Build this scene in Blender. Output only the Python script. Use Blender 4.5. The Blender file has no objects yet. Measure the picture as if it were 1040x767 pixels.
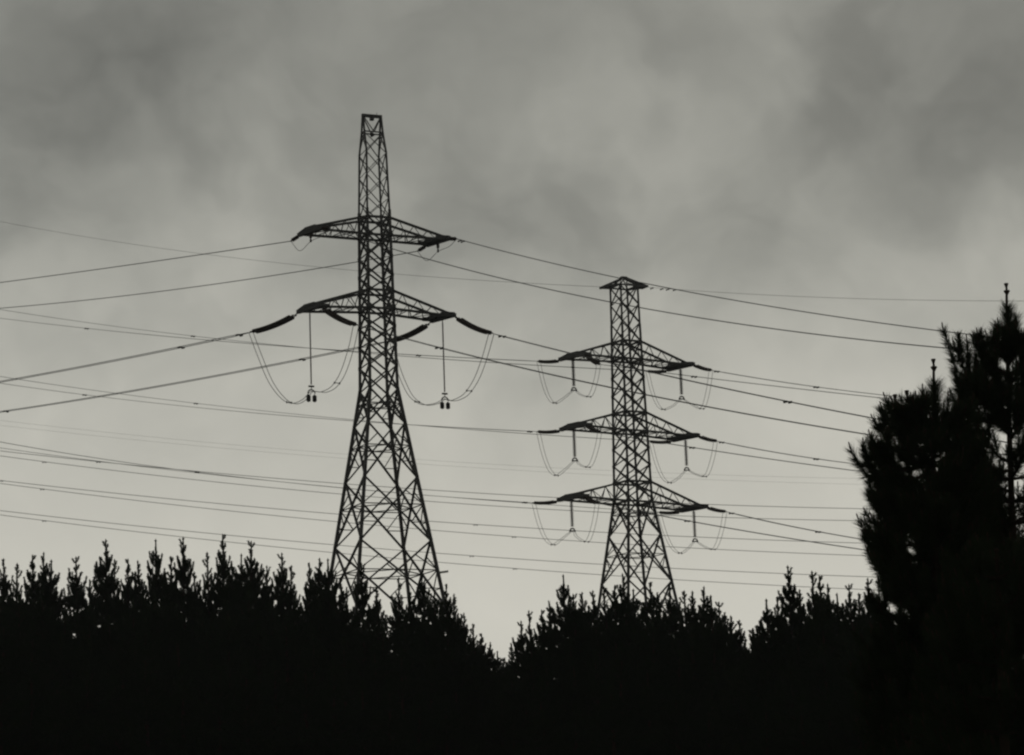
import bpy, bmesh, math, random
from mathutils import Vector, Matrix
import numpy as np

C = bpy.context.scene.collection
R_ = math.radians
rnd = random.Random(7)

# ------------------------------------------------------------------ camera
F = 2700.0                       # focal length in photo pixels (1040 wide)
PITCH = math.atan(500.0 / F)
ROLL = R_(2.0)
EYE = Vector((0, 0, 1.7))
fw = Vector((0, math.cos(PITCH), math.sin(PITCH)))
r0 = Vector((1, 0, 0)); u0 = Vector((0, -math.sin(PITCH), math.cos(PITCH)))
CR = r0 * math.cos(ROLL) - u0 * math.sin(ROLL)
CU = r0 * math.sin(ROLL) + u0 * math.cos(ROLL)
cam_d = bpy.data.cameras.new('camera')
cam_d.sensor_width = 36.0
cam_d.lens = 36.0 * F / 1040.0
cam_d.clip_start = 0.5
cam_d.clip_end = 6000
cam = bpy.data.objects.new('camera', cam_d)
C.objects.link(cam)
M = Matrix.Identity(4)
for i in range(3):
    M[i][0] = CR[i]; M[i][1] = CU[i]; M[i][2] = -fw[i]; M[i][3] = EYE[i]
cam.matrix_world = M
bpy.context.scene.camera = cam

def ray(x, y):
    return fw + CR * ((x - 520) / F) - CU * ((y - 383.5) / F)
def at(x, y, depth):             # the point seen at x, y whose world Y is depth
    d = ray(x, y)
    return EYE + d * (depth / d.y)
def project(p):
    q = p - EYE
    w = q.dot(fw)
    return 520 + F * q.dot(CR) / w, 383.5 - F * q.dot(CU) / w
def on_plane(x, y, p0, hd):      # meets the vertical plane through p0 along the horizontal direction hd
    n = Vector((-hd.y, hd.x, 0)); d = ray(x, y)
    return EYE + d * ((p0 - EYE).dot(n) / d.dot(n))

# ------------------------------------------------------------------ sky
SKY_BACK = 0.4
HAZE = 0.00012
bpy.context.scene.cycles.pixel_filter_type = 'BLACKMAN_HARRIS'
bpy.context.scene.cycles.filter_width = 2.3
world = bpy.data.worlds.new('World'); bpy.context.scene.world = world
world.use_nodes = True
nt = world.node_tree; N = nt.nodes; L = nt.links
N.clear()
def node(t, **k):
    n = N.new(t)
    for a, b in k.items(): setattr(n, a, b)
    return n
def math_n(op, a, b=None, c=None, clamp=False):
    n = node('ShaderNodeMath', operation=op, use_clamp=clamp)
    for i, v in enumerate((a, b, c)):
        if v is None: continue
        if isinstance(v, (int, float)): n.inputs[i].default_value = v
        else: L.new(v, n.inputs[i])
    return n.outputs[0]
def maprange(v, a, b, c, d, smooth=True):
    n = node('ShaderNodeMapRange', interpolation_type='SMOOTHSTEP' if smooth else 'LINEAR')
    L.new(v, n.inputs['Value'])
    for k, x in zip(('From Min', 'From Max', 'To Min', 'To Max'), (a, b, c, d)): n.inputs[k].default_value = x
    return n.outputs['Result']
tc = node('ShaderNodeTexCoord')
DIR = tc.outputs['Generated']
# warp the direction so cloud edges wander
wn = node('ShaderNodeTexNoise'); wn.inputs['Scale'].default_value = 13; wn.inputs['Detail'].default_value = 4
L.new(DIR, wn.inputs['Vector'])
ws = node('ShaderNodeVectorMath', operation='SUBTRACT'); L.new(wn.outputs['Color'], ws.inputs[0]); ws.inputs[1].default_value = (.5, .5, .5)
wm = node('ShaderNodeVectorMath', operation='SCALE'); L.new(ws.outputs[0], wm.inputs[0]); wm.inputs['Scale'].default_value = 0.10
wa = node('ShaderNodeVectorMath', operation='ADD'); L.new(DIR, wa.inputs[0]); L.new(wm.outputs[0], wa.inputs[1])
WD = wa.outputs[0]
sep = node('ShaderNodeSeparateXYZ'); L.new(DIR, sep.inputs[0])
# brightness by elevation: pale band low down, heavy cloud overhead
ramp = node('ShaderNodeValToRGB'); L.new(sep.outputs['Z'], ramp.inputs[0])
cr = ramp.color_ramp; cr.interpolation = 'EASE'
stops = [(0.0, .605), (.10, .575), (.17, .475), (.225, .34), (.27, .272), (.33, .23), (.45, .19), (.7, .13), (1, .11)]
while len(cr.elements) < len(stops): cr.elements.new(.5)
for e, (p, v) in zip(cr.elements, stops): e.position = p; e.color = (v, v, v, 1)
cr.interpolation = 'LINEAR'
lum = ramp.outputs[0]
# noise texture of the cloud deck
mp = node('ShaderNodeMapping'); L.new(WD, mp.inputs['Vector']); mp.inputs['Rotation'].default_value = (0, R_(-28), 0); mp.inputs['Scale'].default_value = (1, 1, 1.9)
n1 = node('ShaderNodeTexNoise'); L.new(mp.outputs[0], n1.inputs['Vector']); n1.inputs['Scale'].default_value = 9; n1.inputs['Detail'].default_value = 5; n1.inputs['Roughness'].default_value = .45
n2 = node('ShaderNodeTexNoise'); L.new(WD, n2.inputs['Vector']); n2.inputs['Scale'].default_value = 34; n2.inputs['Detail'].default_value = 3; n2.inputs['Roughness'].default_value = .5
def dot_(vec):
    n = node('ShaderNodeVectorMath', operation='DOT_PRODUCT'); L.new(WD, n.inputs[0]); n.inputs[1].default_value = vec; return n.outputs['Value']
cb = node('ShaderNodeCombineXYZ'); L.new(math_n('MULTIPLY', dot_((.74, 0, -.67)), .42), cb.inputs[0]); L.new(dot_((0, 1, 0)), cb.inputs[1]); L.new(dot_((.67, 0, .74)), cb.inputs[2])
n3 = node('ShaderNodeTexNoise'); L.new(cb.outputs[0], n3.inputs['Vector']); n3.inputs['Scale'].default_value = 20; n3.inputs['Detail'].default_value = 4; n3.inputs['Roughness'].default_value = .5; n3.inputs['Distortion'].default_value = 0
amp = maprange(sep.outputs['Z'], .10, .26, .15, 1.0)
v = math_n('MULTIPLY', math_n('SUBTRACT', n1.outputs[0], .5), 1.0)
v = math_n('ADD', v, math_n('MULTIPLY', math_n('SUBTRACT', n2.outputs[0], .5), .28))
v = math_n('ADD', v, math_n('MULTIPLY', math_n('SUBTRACT', n3.outputs[0], .5), .6))
# the larger dark and bright cloud masses, each a soft patch in a direction of the sky
blobs = [(80, 55, 170, -.27), (190, 140, 140, -.17), (455, 165, 110, -.26), (600, 215, 120, -.12), (765, 240, 130, -.27), (990, 90, 160, -.29),
         (610, 205, 90, -.14), (825, 100, 60, -.12), (870, 20, 90, -.16), (60, 230, 90, -.08),
         (715, 75, 120, .20), (570, 55, 110, .13), (1005, 235, 90, .12), (835, 200, 50, .14), (930, 130, 60, .12), (300, 250, 130, .08), (770, 170, 50, .12)]
for (bx, by, br, s) in blobs:
    d = ray(bx, by).normalized()
    dn = node('ShaderNodeVectorMath', operation='DISTANCE'); L.new(WD, dn.inputs[0]); dn.inputs[1].default_value = d
    v = math_n('ADD', v, maprange(dn.outputs['Value'], 0, br * 1.25 / F, s, 0))
gain = math_n('ADD', 1.0, math_n('MULTIPLY', v, amp))
gain = math_n('MAXIMUM', gain, .3)
lum = math_n('MULTIPLY', lum, gain)
front = maprange(sep.outputs['Y'], -.2, .92, SKY_BACK, 1.0)
lum = math_n('MULTIPLY', lum, front)
# dark cloud is a greenish grey, bright cloud a warm grey
tint = node('ShaderNodeMix', data_type='RGBA'); L.new(maprange(lum, .15, .55, 0, 1, False), tint.inputs['Factor'])
tint.inputs['A'].default_value = (.985, 1.0, .90, 1); tint.inputs['B'].default_value = (1.025, 1.0, .885, 1)
cl = node('ShaderNodeVectorMath', operation='SCALE'); L.new(tint.outputs['Result'], cl.inputs[0]); L.new(math_n('MULTIPLY', lum, 10.0), cl.inputs['Scale'])
sky = node('ShaderNodeTexSky', sky_type='NISHITA'); sky.sun_disc = False
SUN_EL, SUN_AZ = R_(28), R_(8)          # ahead of the camera, behind the cloud
sky.sun_elevation = SUN_EL; sky.sun_rotation = SUN_AZ
sk = node('ShaderNodeVectorMath', operation='SCALE'); L.new(sky.outputs[0], sk.inputs[0]); sk.inputs['Scale'].default_value = .01
ad = node('ShaderNodeVectorMath', operation='ADD'); L.new(cl.outputs[0], ad.inputs[0]); L.new(sk.outputs[0], ad.inputs[1])
bg = node('ShaderNodeBackground'); L.new(ad.outputs[0], bg.inputs['Color']); bg.inputs['Strength'].default_value = 0.1
out = node('ShaderNodeOutputWorld'); L.new(bg.outputs[0], out.inputs[0])

sun_d = bpy.data.lights.new('sun', 'SUN'); sun_d.energy = 0.5; sun_d.angle = R_(14); sun_d.color = (1, .95, .86)
sun = bpy.data.objects.new('sun', sun_d); C.objects.link(sun)
sdir = Vector((math.sin(SUN_AZ) * math.cos(SUN_EL), math.cos(SUN_AZ) * math.cos(SUN_EL), math.sin(SUN_EL)))
sun.rotation_euler = sdir.to_track_quat('Z', 'Y').to_euler()
vs = bpy.context.scene.view_settings
bpy.context.scene.display_settings.display_device = 'sRGB'
vs.view_transform = 'Standard'; vs.look = 'None'; vs.exposure = 0; vs.gamma = 1; vs.use_curve_mapping = False

# ------------------------------------------------------------------ materials
def material(name, c1, c2, scale, rough=.8, metal=0.0, bump=0.0, spec=.3):
    m = bpy.data.materials.new(name); m.use_nodes = True
    t = m.node_tree; b = t.nodes['Principled BSDF']
    tcn = t.nodes.new('ShaderNodeTexCoord'); nz = t.nodes.new('ShaderNodeTexNoise'); nz.inputs['Scale'].default_value = scale; nz.inputs['Detail'].default_value = 5
    t.links.new(tcn.outputs['Object'], nz.inputs['Vector'])
    mx = t.nodes.new('ShaderNodeMix'); mx.data_type = 'RGBA'
    mx.inputs['A'].default_value = (*c1, 1); mx.inputs['B'].default_value = (*c2, 1)
    t.links.new(nz.outputs[0], mx.inputs['Factor']); t.links.new(mx.outputs['Result'], b.inputs['Base Color'])
    b.inputs['Roughness'].default_value = rough; b.inputs['Metallic'].default_value = metal
    b.inputs['Specular IOR Level'].default_value = spec
    if bump:
        bp = t.nodes.new('ShaderNodeBump'); bp.inputs['Strength'].default_value = bump
        t.links.new(nz.outputs[0], bp.inputs['Height']); t.links.new(bp.outputs[0], b.inputs['Normal'])
    return m
STEEL = material('weathered_steel', (.10, .10, .10), (.17, .165, .155), 3, .75, .2)
PLATE = material('pale_galvanised_plate', (.5, .5, .48), (.62, .61, .58), 4, .5, .3)
WIRE = material('weathered_aluminium', (.10, .10, .10), (.15, .15, .15), 8, .7, .3)
DISC = material('brown_glazed_porcelain', (.045, .028, .02), (.07, .045, .03), 6, .45)
IRON = material('dark_cast_iron', (.04, .04, .04), (.07, .065, .06), 6, .7, .2)
LEAF = material('pine_needles', (.030, .045, .022), (.050, .068, .034), 1.5, .9, spec=.1)
LEAF2 = material('near_pine_needles', (.035, .05, .024), (.055, .075, .035), 3, .85, spec=.15)
BARK = material('pine_bark', (.05, .035, .025), (.10, .075, .055), 9, .95, bump=.5, spec=.1)
GROUND = material('rough_hill_grass', (.035, .045, .02), (.07, .065, .035), .35, 1.0, bump=.4, spec=.05)

# ------------------------------------------------------------------ helpers
class MB:
    def __init__(s): s.v = []; s.f = []
    def add(s, vs_, fs):
        o = len(s.v); s.v += [tuple(p) for p in vs_]; s.f += [tuple(o + i for i in f) for f in fs]
    def bar(s, a, b, w, h=None, n=4):
        a = Vector(a); b = Vector(b); h = h or w
        d = (b - a)
        if d.length < 1e-6: return
        d.normalize()
        ref = Vector((0, 0, 1)) if abs(d.z) < .95 else Vector((1, 0, 0))
        x = d.cross(ref).normalized(); y = x.cross(d)
        pts = []
        for p in (a, b):
            for i in range(n):
                t = 2 * math.pi * (i + .5) / n
                k = math.sqrt(2) if n == 4 else 1
                pts.append(p + x * (math.cos(t) * w / 2 * k) + y * (math.sin(t) * h / 2 * k))
        fs = [(i, (i + 1) % n, n + (i + 1) % n, n + i) for i in range(n)]
        fs += [tuple(range(n))[::-1], tuple(range(n, 2 * n))]
        s.add(pts, fs)
    def tube(s, pts, r, n=6, closed_ends=True):
        pts = [Vector(p) for p in pts]; rr = r if isinstance(r, (list, tuple)) else [r] * len(pts)
        vsx = []; prev = None
        for i, p in enumerate(pts):
            d = (pts[min(i + 1, len(pts) - 1)] - pts[max(i - 1, 0)]).normalized()
            if prev is None:
                ref = Vector((0, 0, 1)) if abs(d.z) < .9 else Vector((1, 0, 0))
                x = d.cross(ref).normalized()
            else:
                x = (prev - d * prev.dot(d)).normalized()
            prev = x; y = d.cross(x)
            for k in range(n):
                t = 2 * math.pi * k / n
                vsx.append(p + (x * math.cos(t) + y * math.sin(t)) * rr[i])
        fs = []
        for i in range(len(pts) - 1):
            for k in range(n):
                fs.append((i * n + k, i * n + (k + 1) % n, (i + 1) * n + (k + 1) % n, (i + 1) * n + k))
        if closed_ends:
            fs.append(tuple(range(n))[::-1]); fs.append(tuple(range((len(pts) - 1) * n, len(pts) * n)))
        s.add(vsx, fs)
    def build(s, name, mat, parent=None, loc=(0, 0, 0), smooth=False):
        me = bpy.data.meshes.new(name); me.from_pydata(s.v, [], s.f); me.materials.append(mat)
        if smooth: me.shade_smooth()
        me.update()
        o = bpy.data.objects.new(name, me); o.location = loc; C.objects.link(o); o.parent = parent
        return o
def tag(o, label, cat, group=None):
    o['label'] = label; o['category'] = cat
    if group: o['group'] = group
    return o
def empty(name, loc, rz=0, label=None, cat=None, group=None):
    o = bpy.data.objects.new(name, None); o.empty_display_size = .3
    o.location = loc; o.rotation_euler = (0, 0, rz); C.objects.link(o)
    if label: tag(o, label, cat, group)
    return o
def smooth(a, b, x):
    t = min(1, max(0, (x - a) / (b - a))); return t * t * (3 - 2 * t)

# ------------------------------------------------------------------ ground
def ground(x, y):
    z = 12 * smooth(60, 230, y)
    z += 45 * smooth(0, 1, (-x - 60) / 260) * smooth(240, 700, y)
    z += .35 * math.sin(x * .11 + y * .05) * smooth(10, 60, y) + .25 * math.sin(x * .05 - y * .13) * smooth(10, 60, y)
    return z
def spread(lo, hi, n, k):
    out_ = []
    for i in range(n + 1):
        t = 2 * i / n - 1
        out_.append((math.copysign(abs(t) ** k, t) * (hi - lo) / 2) + (hi + lo) / 2)
    return out_
gx = spread(-2600, 2600, 120, 2.4); gy = spread(-2600, 2900, 120, 2.4)
g = MB(); nx = len(gx)
g.v = [(x, y, ground(x, y)) for y in gy for x in gx]
g.f = [(j * nx + i, j * nx + i + 1, (j + 1) * nx + i + 1, (j + 1) * nx + i) for j in range(len(gy) - 1) for i in range(nx - 1)]
go = g.build('ground', GROUND, smooth=True); go['kind'] = 'structure'

# ------------------------------------------------------------------ lattice towers
class Tower:
    def __init__(s, px, py, depth, theta, label):
        p = at(px, py, depth)
        s.x, s.y = p.x, p.y; s.g = ground(p.x, p.y) - .1; s.th = theta
        s.u = Vector((math.cos(theta), math.sin(theta), 0)); s.v = Vector((-math.sin(theta), math.cos(theta), 0))
        s.root = empty('lattice_tower', (s.x, s.y, s.g), theta, label, 'pylon')
    def h(s, y):                                  # local height of the point on the axis seen at photo row y
        lo, hi = 0.0, 90.0
        for _ in range(40):
            m = (lo + hi) / 2
            if project(Vector((s.x, s.y, s.g + m)))[1] > y: lo = m
            else: hi = m
        return (lo + hi) / 2
    def w(s, u, v, z): return Vector((s.x, s.y, s.g + z)) + s.u * u + s.v * v

def interp(prof, z):
    if z <= prof[0][0]: return prof[0][1:]
    for (a, b) in zip(prof, prof[1:]):
        if z <= b[0]:
            t = (z - a[0]) / (b[0] - a[0]); return tuple(a[i] + (b[i] - a[i]) * t for i in (1, 2))
    return prof[-1][1:]

def body(T, prof, levels, leg_w, brace_w, big_from, mast_from=99):
    """prof: (z, hu, hv); levels: z of the panel points, bottom to top"""
    top = prof[-1][0]
    for su in (-1, 1):
        for sv in (-1, 1):
            m = MB(); zs = sorted(set([p[0] for p in prof]))
            for a, b in zip(zs, zs[1:]):
                ha, hb = interp(prof, a), interp(prof, b)
                w = leg_w * (1.0 if a < big_from else .82 if a < mast_from - .1 else (.56 if T is T1 else .7))
                m.bar((su * ha[0], sv * ha[1], a), (su * hb[0], sv * hb[1], b + .03), w)
            f_ = m.build('leg', STEEL, T.root)
            ft = MB(); hb0 = interp(prof, 0); ft.bar((su * hb0[0], sv * hb0[1], -.6), (su * hb0[0], sv * hb0[1], .25), .7); ft.build('footing', PLATE, f_)
    m = MB()
    def P(side, e, z, off=0.0):                   # side 0..3, e -1..1 across the face
        hu, hv = interp(prof, z)
        return [(e * hu, -hv - off, z), (hu + off, e * hv, z), (-e * hu, hv + off, z), (-hu - off, -e * hv, z)][side]
    for i, (a, b) in enumerate(zip(levels, levels[1:])):
        tall = (b - a) > 2.6
        for side in range(4):
            k = .02 * (1 if side % 2 else -1)
            w = brace_w * (1.15 if tall else 1.0 if a < mast_from else (.5 if T is T1 else .8))
            m.bar(P(side, -1, a, .03), P(side, 1, b, .03), w, w * .7); m.bar(P(side, 1, a, -.03), P(side, -1, b, -.03), w, w * .7)
            if tall:
                # redundant members: struts from the crossing to the legs and short stubs
                ha, hb = interp(prof, a)[0], interp(prof, b)[0]
                t = ha / (ha + hb); zc = a + (b - a) * t
                for e in (-1, 1):
                    m.bar(P(side, e, zc), P(side, e * .52, a + (b - a) * t * .5), brace_w * .5)
                    m.bar(P(side, e, a + (zc - a) * .5), P(side, e * .52, a + (b - a) * t * .5), brace_w * .45)
                    m.bar(P(side, e, zc), P(side, e * .5, zc + (b - zc) * .5), brace_w * .5)
                if i % 1 == 0: m.bar(P(side, -1, zc), P(side, 1, zc), brace_w * .5)
        if tall:                                   # diaphragm
            ha, hb = interp(prof, a)[0], interp(prof, b)[0]; zc = a + (b - a) * ha / (ha + hb)
            m.bar(P(0, 0, zc), P(1, 0, zc), brace_w * .5); m.bar(P(1, 0, zc), P(2, 0, zc), brace_w * .5)
            m.bar(P(2, 0, zc), P(3, 0, zc), brace_w * .5); m.bar(P(3, 0, zc), P(0, 0, zc), brace_w * .5)
        # gusset plates at the panel points
        for side in range(4):
            for e in (-1, 1):
                c = Vector(P(side, e, b)); gw = .12 if b > mast_from else .22; m.bar(c - Vector((0, 0, .14)), c + Vector((0, 0, .14)), gw, gw)
    m.build('bracing', STEEL, T.root)

def skewed(s_u, U, t, skew, z):                   # a point t metres from the middle of an arm's end beam, which is turned by skew
    return Vector((s_u * U - math.sin(skew) * t, math.cos(skew) * t, z))
def crossarm(T, prof, zt, zb, U, sgn, beam, tipz, chord_w, lace_w, n=4, tiph=.3, skew=0.0):
    """zt, zb: heights where the top and bottom chords meet the body; beam: half length of the end beam"""
    m = MB()
    ht, hb_ = interp(prof, zt), interp(prof, zb)
    A = {}
    for sv in (-1, 1):
        t0 = Vector((sgn * ht[0], sv * ht[1], zt)); t1 = skewed(sgn, U, sv * beam * .45, skew, tipz + tiph)
        b0 = Vector((sgn * hb_[0], sv * hb_[1], zb)); b1 = skewed(sgn, U, sv * beam * .75, skew, tipz)
        A[sv] = (t0, t1, b0, b1)
        m.bar(t0, t1, chord_w); m.bar(b0, b1, chord_w)
        k = .62
        cuts = [0] + [1 - (1 - (i + 1) / n) ** 1.15 for i in range(n)]
        for i in range(n):
            f0, f1 = cuts[i], cuts[i + 1]; fm = f0 + (f1 - f0) * k
            w = lace_w * (1 if i < n - 1 else 1.3)
            m.bar(b0.lerp(b1, f0), t0.lerp(t1, fm), w, w * .7)
            m.bar(t0.lerp(t1, fm), b0.lerp(b1, f1), w, w * .7)
    for i in range(n):
        f0, f1 = i / n, (i + 1) / n
        a, b = (A[-1], A[1]) if i % 2 else (A[1], A[-1])
        m.bar(a[2].lerp(a[3], f0), b[2].lerp(b[3], f1), lace_w, lace_w * .7)
        m.bar(A[-1][2].lerp(A[-1][3], f1), A[1][2].lerp(A[1][3], f1), lace_w, lace_w * .7)
    for z, h in ((zt, ht), (zb, hb_)):
        for e in (-1, 1): m.bar((0, e * h[1], z), (sgn * h[0], e * h[1], z), chord_w)
        m.bar((sgn * h[0], -h[1], z + .012), (sgn * h[0], h[1], z + .012), chord_w)
    arm = m.build('crossarm', STEEL, T.root)
    e = MB()
    P = lambda t, z, du=0: skewed(sgn, U + du, t * beam, skew, tipz + z)
    k = 1.25 if T.root.name.endswith('001') else 1
    e.bar(P(-1, .03, .04), P(1, .03, .04), .28 * k, .28 * k)
    e.bar(P(-.8, .12, -.45), P(.8, .12, -.45), .2, .22)
    e.bar(P(-.95, .14), P(-.4, tiph), .2, .22); e.bar(P(.95, .12), P(.4, tiph), .2, .22)
    e.bar(P(-.45, tiph + .02), P(.45, tiph + .02), .22, .22)
    e.bar(P(-.75, .1), P(-.75, .1, -.9), .2, .3); e.bar(P(.75, .1), P(.75, .1, -.9), .2, .3)
    e.build('end_beam', STEEL, arm)
    return arm

TH1, TH2 = R_(24), R_(29.7)
T1 = Tower(380.4, 230, 200, TH1, 'taller nearer lattice steel pylon with two pairs of crossarms and a slim top mast')
T2 = Tower(635.3, 330, 250, TH2, 'shorter farther lattice steel pylon with three pairs of crossarms under a small peaked cap')
# --- tall tower
h1 = T1.h
zf = h1(397); zg = 0.0
hb1 = 1.12 + (zf - zg) * .143
prof1 = [(0, hb1, hb1), (zf, 1.12, 1.10), (h1(315), 1.02, .97), (h1(215), .915, .91), (h1(157), .81, .80), (h1(136), .76, .34), (h1(118), .75, .06)]
lv1 = [0, h1(690), h1(621), h1(553), h1(488), h1(432), zf, h1(373), h1(352), h1(333), h1(316), h1(298), h1(281), h1(262), h1(241), h1(223), h1(203), h1(180), h1(157), h1(136)]
body(T1, prof1, lv1, .22, .145, zf, h1(226))
pk = MB()
zt = h1(118)
pk.bar((-.82, 0, zt), (.82, 0, zt), .26, .22)
pk.bar((0, 0, zt), (0, 0, zt - .35), .28)
for sv in (-1, 1):
    pk.bar((-.75, sv * .06, zt), (0.05, sv * .3, h1(135)), .07); pk.bar((.75, sv * .06, zt), (0.05, sv * .3, h1(135)), .07)
    pk.bar((-.76, sv * .35, h1(135)), (.76, sv * .35, h1(135)), .09)
pk.bar((-.76, -.35, h1(135)), (-.76, .35, h1(135)), .07); pk.bar((.76, -.35, h1(135)), (.76, .35, h1(135)), .07)
pk.bar((-.1, 0, h1(138)), (.1, 0, h1(136.5)), .25)
pko = pk.build('mast_head', STEEL, T1.root)
sp_ = MB(); sp_.bar((.42, 0, zt), (.42, 0, zt + .32), .03); sp_.build('lightning_spike', STEEL, pko)
B1 = 1.45; SK1 = R_(18)
def tipz(T, px, py, U):                           # height of an arm tip seen at photo px, py
    b = T.w(U, 0, 0); lo, hi = 0, 80
    for _ in range(40):
        m = (lo + hi) / 2
        if project(b + Vector((0, 0, m)))[1] > py: lo = m
        else: hi = m
    return (lo + hi) / 2
arms1 = []
for (yt, yb, U, pl, pr) in ((223, 241, 5.25, 235.5, 246), (297, 315.5, 5.45, 314, 323.5)):
    for s, py in ((-1, pl), (1, pr)):
        z = tipz(T1, 0, py, s * U)
        crossarm(T1, prof1, h1(yt), h1(yb), U, s, B1, z, .17, .07, 4, .32, SK1)
        arms1.append((s, U, z))
# small pale plate on the right leg low down
bm_ = MB(); hz = h1(586); hh = interp(prof1, hz)
bm_.bar((hh[0] + .1, -hh[1], hz), (hh[0] + .85, -hh[1] + .1, hz + .12), .1, .16)
bm_.build('bracket_plate', PLATE, T1.root)
# --- farther tower
h2 = T2.h
zf2 = h2(507)
hb2 = 1.3 + zf2 * .137
prof2 = [(0, hb2, hb2), (zf2, 1.3, 1.28), (h2(460), 1.21, 1.2), (h2(390), 1.09, 1.08), (h2(330), .99, .98), (h2(290), .95, .95)]
lv2 = [0, h2(700), h2(645), h2(592), h2(544), zf2, h2(490), h2(473), h2(456), h2(438), h2(420), h2(402), h2(384), h2(366), h2(348), h2(329), h2(310), h2(292)]
body(T2, prof2, lv2, .205, .138, zf2, h2(350))
arms2 = []
B2 = 1.8; SK2 = R_(12)
for (yt, yb, U, pl, pr) in ((348, 366, 6.05, 362.5, 373), (420, 439, 6.25, 434, 445), (490.5, 511, 6.82, 506, 517)):
    for s, py in ((-1, pl), (1, pr)):
        z = tipz(T2, 0, py, s * U)
        crossarm(T2, prof2, h2(yt), h2(yb), U, s, B2, z, .18, .08, 4, .3, SK2)
        arms2.append((s, U, z))
# peaked cap that carries the earth wires
cp = MB(); zc2 = h2(291.5); za = h2(282)
tips2 = {}
for s in (-1, 1):
    U = 2.35
    zt_ = tipz(T2, 0, 291.5, s * U)
    tips2[s] = (s * U, 0, zt_)
    for sv in (-1, 1):
        cp.bar((s * (U + .1), sv * .35, zt_), (0, sv * .15, za), .2, .16)
        cp.bar((s * U, sv * .35, zt_), (s * .95, sv * .95, zc2), .2, .2)
        cp.bar((s * U, sv * .2, zt_), (s * .5, sv * .5, za - .35), .07)
        cp.bar((s * .95, sv * .95, zc2), (s * .45, sv * .15, za - .2), .09); cp.bar((s * .95, sv * .95, zc2), (0, sv * .15, za), .08)
        cp.bar((s * 1.5, sv * .65, zc2 + (zt_ - zc2) * .4), (s * 1.2, sv * .2, (za + zt_) / 2), .07)
    cp.bar((s * U, -.55, zt_ - .02), (s * U, .55, zt_ - .02), .2, .2)
    cp.bar((s * .95, -.95, zc2), (s * .95, .95, zc2), .12)
    cp.bar((-.95, s * .95, zc2), (.95, s * .95, zc2), .14)
cp.bar((-.3, 0, za), (.3, 0, za), .4, .16)
cp.build('peaked_cap', STEEL, T2.root)

# ------------------------------------------------------------------ insulators, jumpers, wires
def disc_string(m, pts, r, pitch=.15):
    """ribbed stack of discs along the polyline pts"""
    pts = [Vector(p) for p in pts]
    segs = [(pts[i + 1] - pts[i]).length for i in range(len(pts) - 1)]; tot = sum(segs)
    n = int(tot / pitch)
    P_, R__ = [], []
    def along(d):
        for i, s_ in enumerate(segs):
            if d <= s_ or i == len(segs) - 1: return pts[i].lerp(pts[i + 1], min(1, d / s_))
            d -= s_
    for k in range(n):
        d = k * pitch
        for f_, q in ((0, .25), (.2, .95), (.45, 1.0), (.62, .35)):
            P_.append(along(d + f_ * pitch)); R__.append(r * q)
    m.tube(P_, R__, 8)

def tension(T, a, b, name_label, group, sep_=.42, r=.15, link=.14, sag=.25, plates=True):
    """a: 3-D end at the tower, b: 3-D outer end"""
    root = empty('insulator_string', a, 0, name_label, 'insulator', group)
    d = b - a; side = Vector((d.y, -d.x, 0)).normalized() * sep_ / 2
    p = lambda t: d * t + Vector((0, 0, -sag * 4 * t * (1 - t)))
    ts = [link + (1 - link - .05) * i / 8 for i in range(9)]
    for s in (-1, 1):
        m = MB(); disc_string(m, [p(t) + side * s for t in ts], r)
        m.build('disc_stack', DISC, root)
    l = MB()
    l.tube([p(0), p(link * .55)], .045, 6)
    if sep_ > .01:
        l.bar(p(link * .55) + side * 1.15, p(link * .55) - side * 1.15, .1, .06)
        for s in (-1, 1): l.tube([p(link * .55) + side * s, p(link) + side * s], .03, 6)
    l.build('link_plate', IRON, root)
    l = MB(); l.bar(p(.965) + side * 1.3, p(.965) - side * 1.3, .14, .08); l.tube([p(.95), p(1)], .05, 6)
    l.build('yoke_plate', IRON, root)
    return root

def sweep_points(ctrl, n=8):                        # Catmull-Rom
    out_ = []; c = [ctrl[0] * 2 - ctrl[1]] + list(ctrl) + [ctrl[-1] * 2 - ctrl[-2]]
    for i in range(1, len(c) - 2):
        for k in range(n):
            t = k / n
            out_.append(.5 * ((2 * c[i]) + (c[i + 1] - c[i - 1]) * t + (2 * c[i - 1] - 5 * c[i] + 4 * c[i + 1] - c[i + 2]) * t * t + (3 * c[i] - c[i - 1] - 3 * c[i + 1] + c[i + 2]) * t ** 3))
    out_.append(ctrl[-1]); return out_

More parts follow.
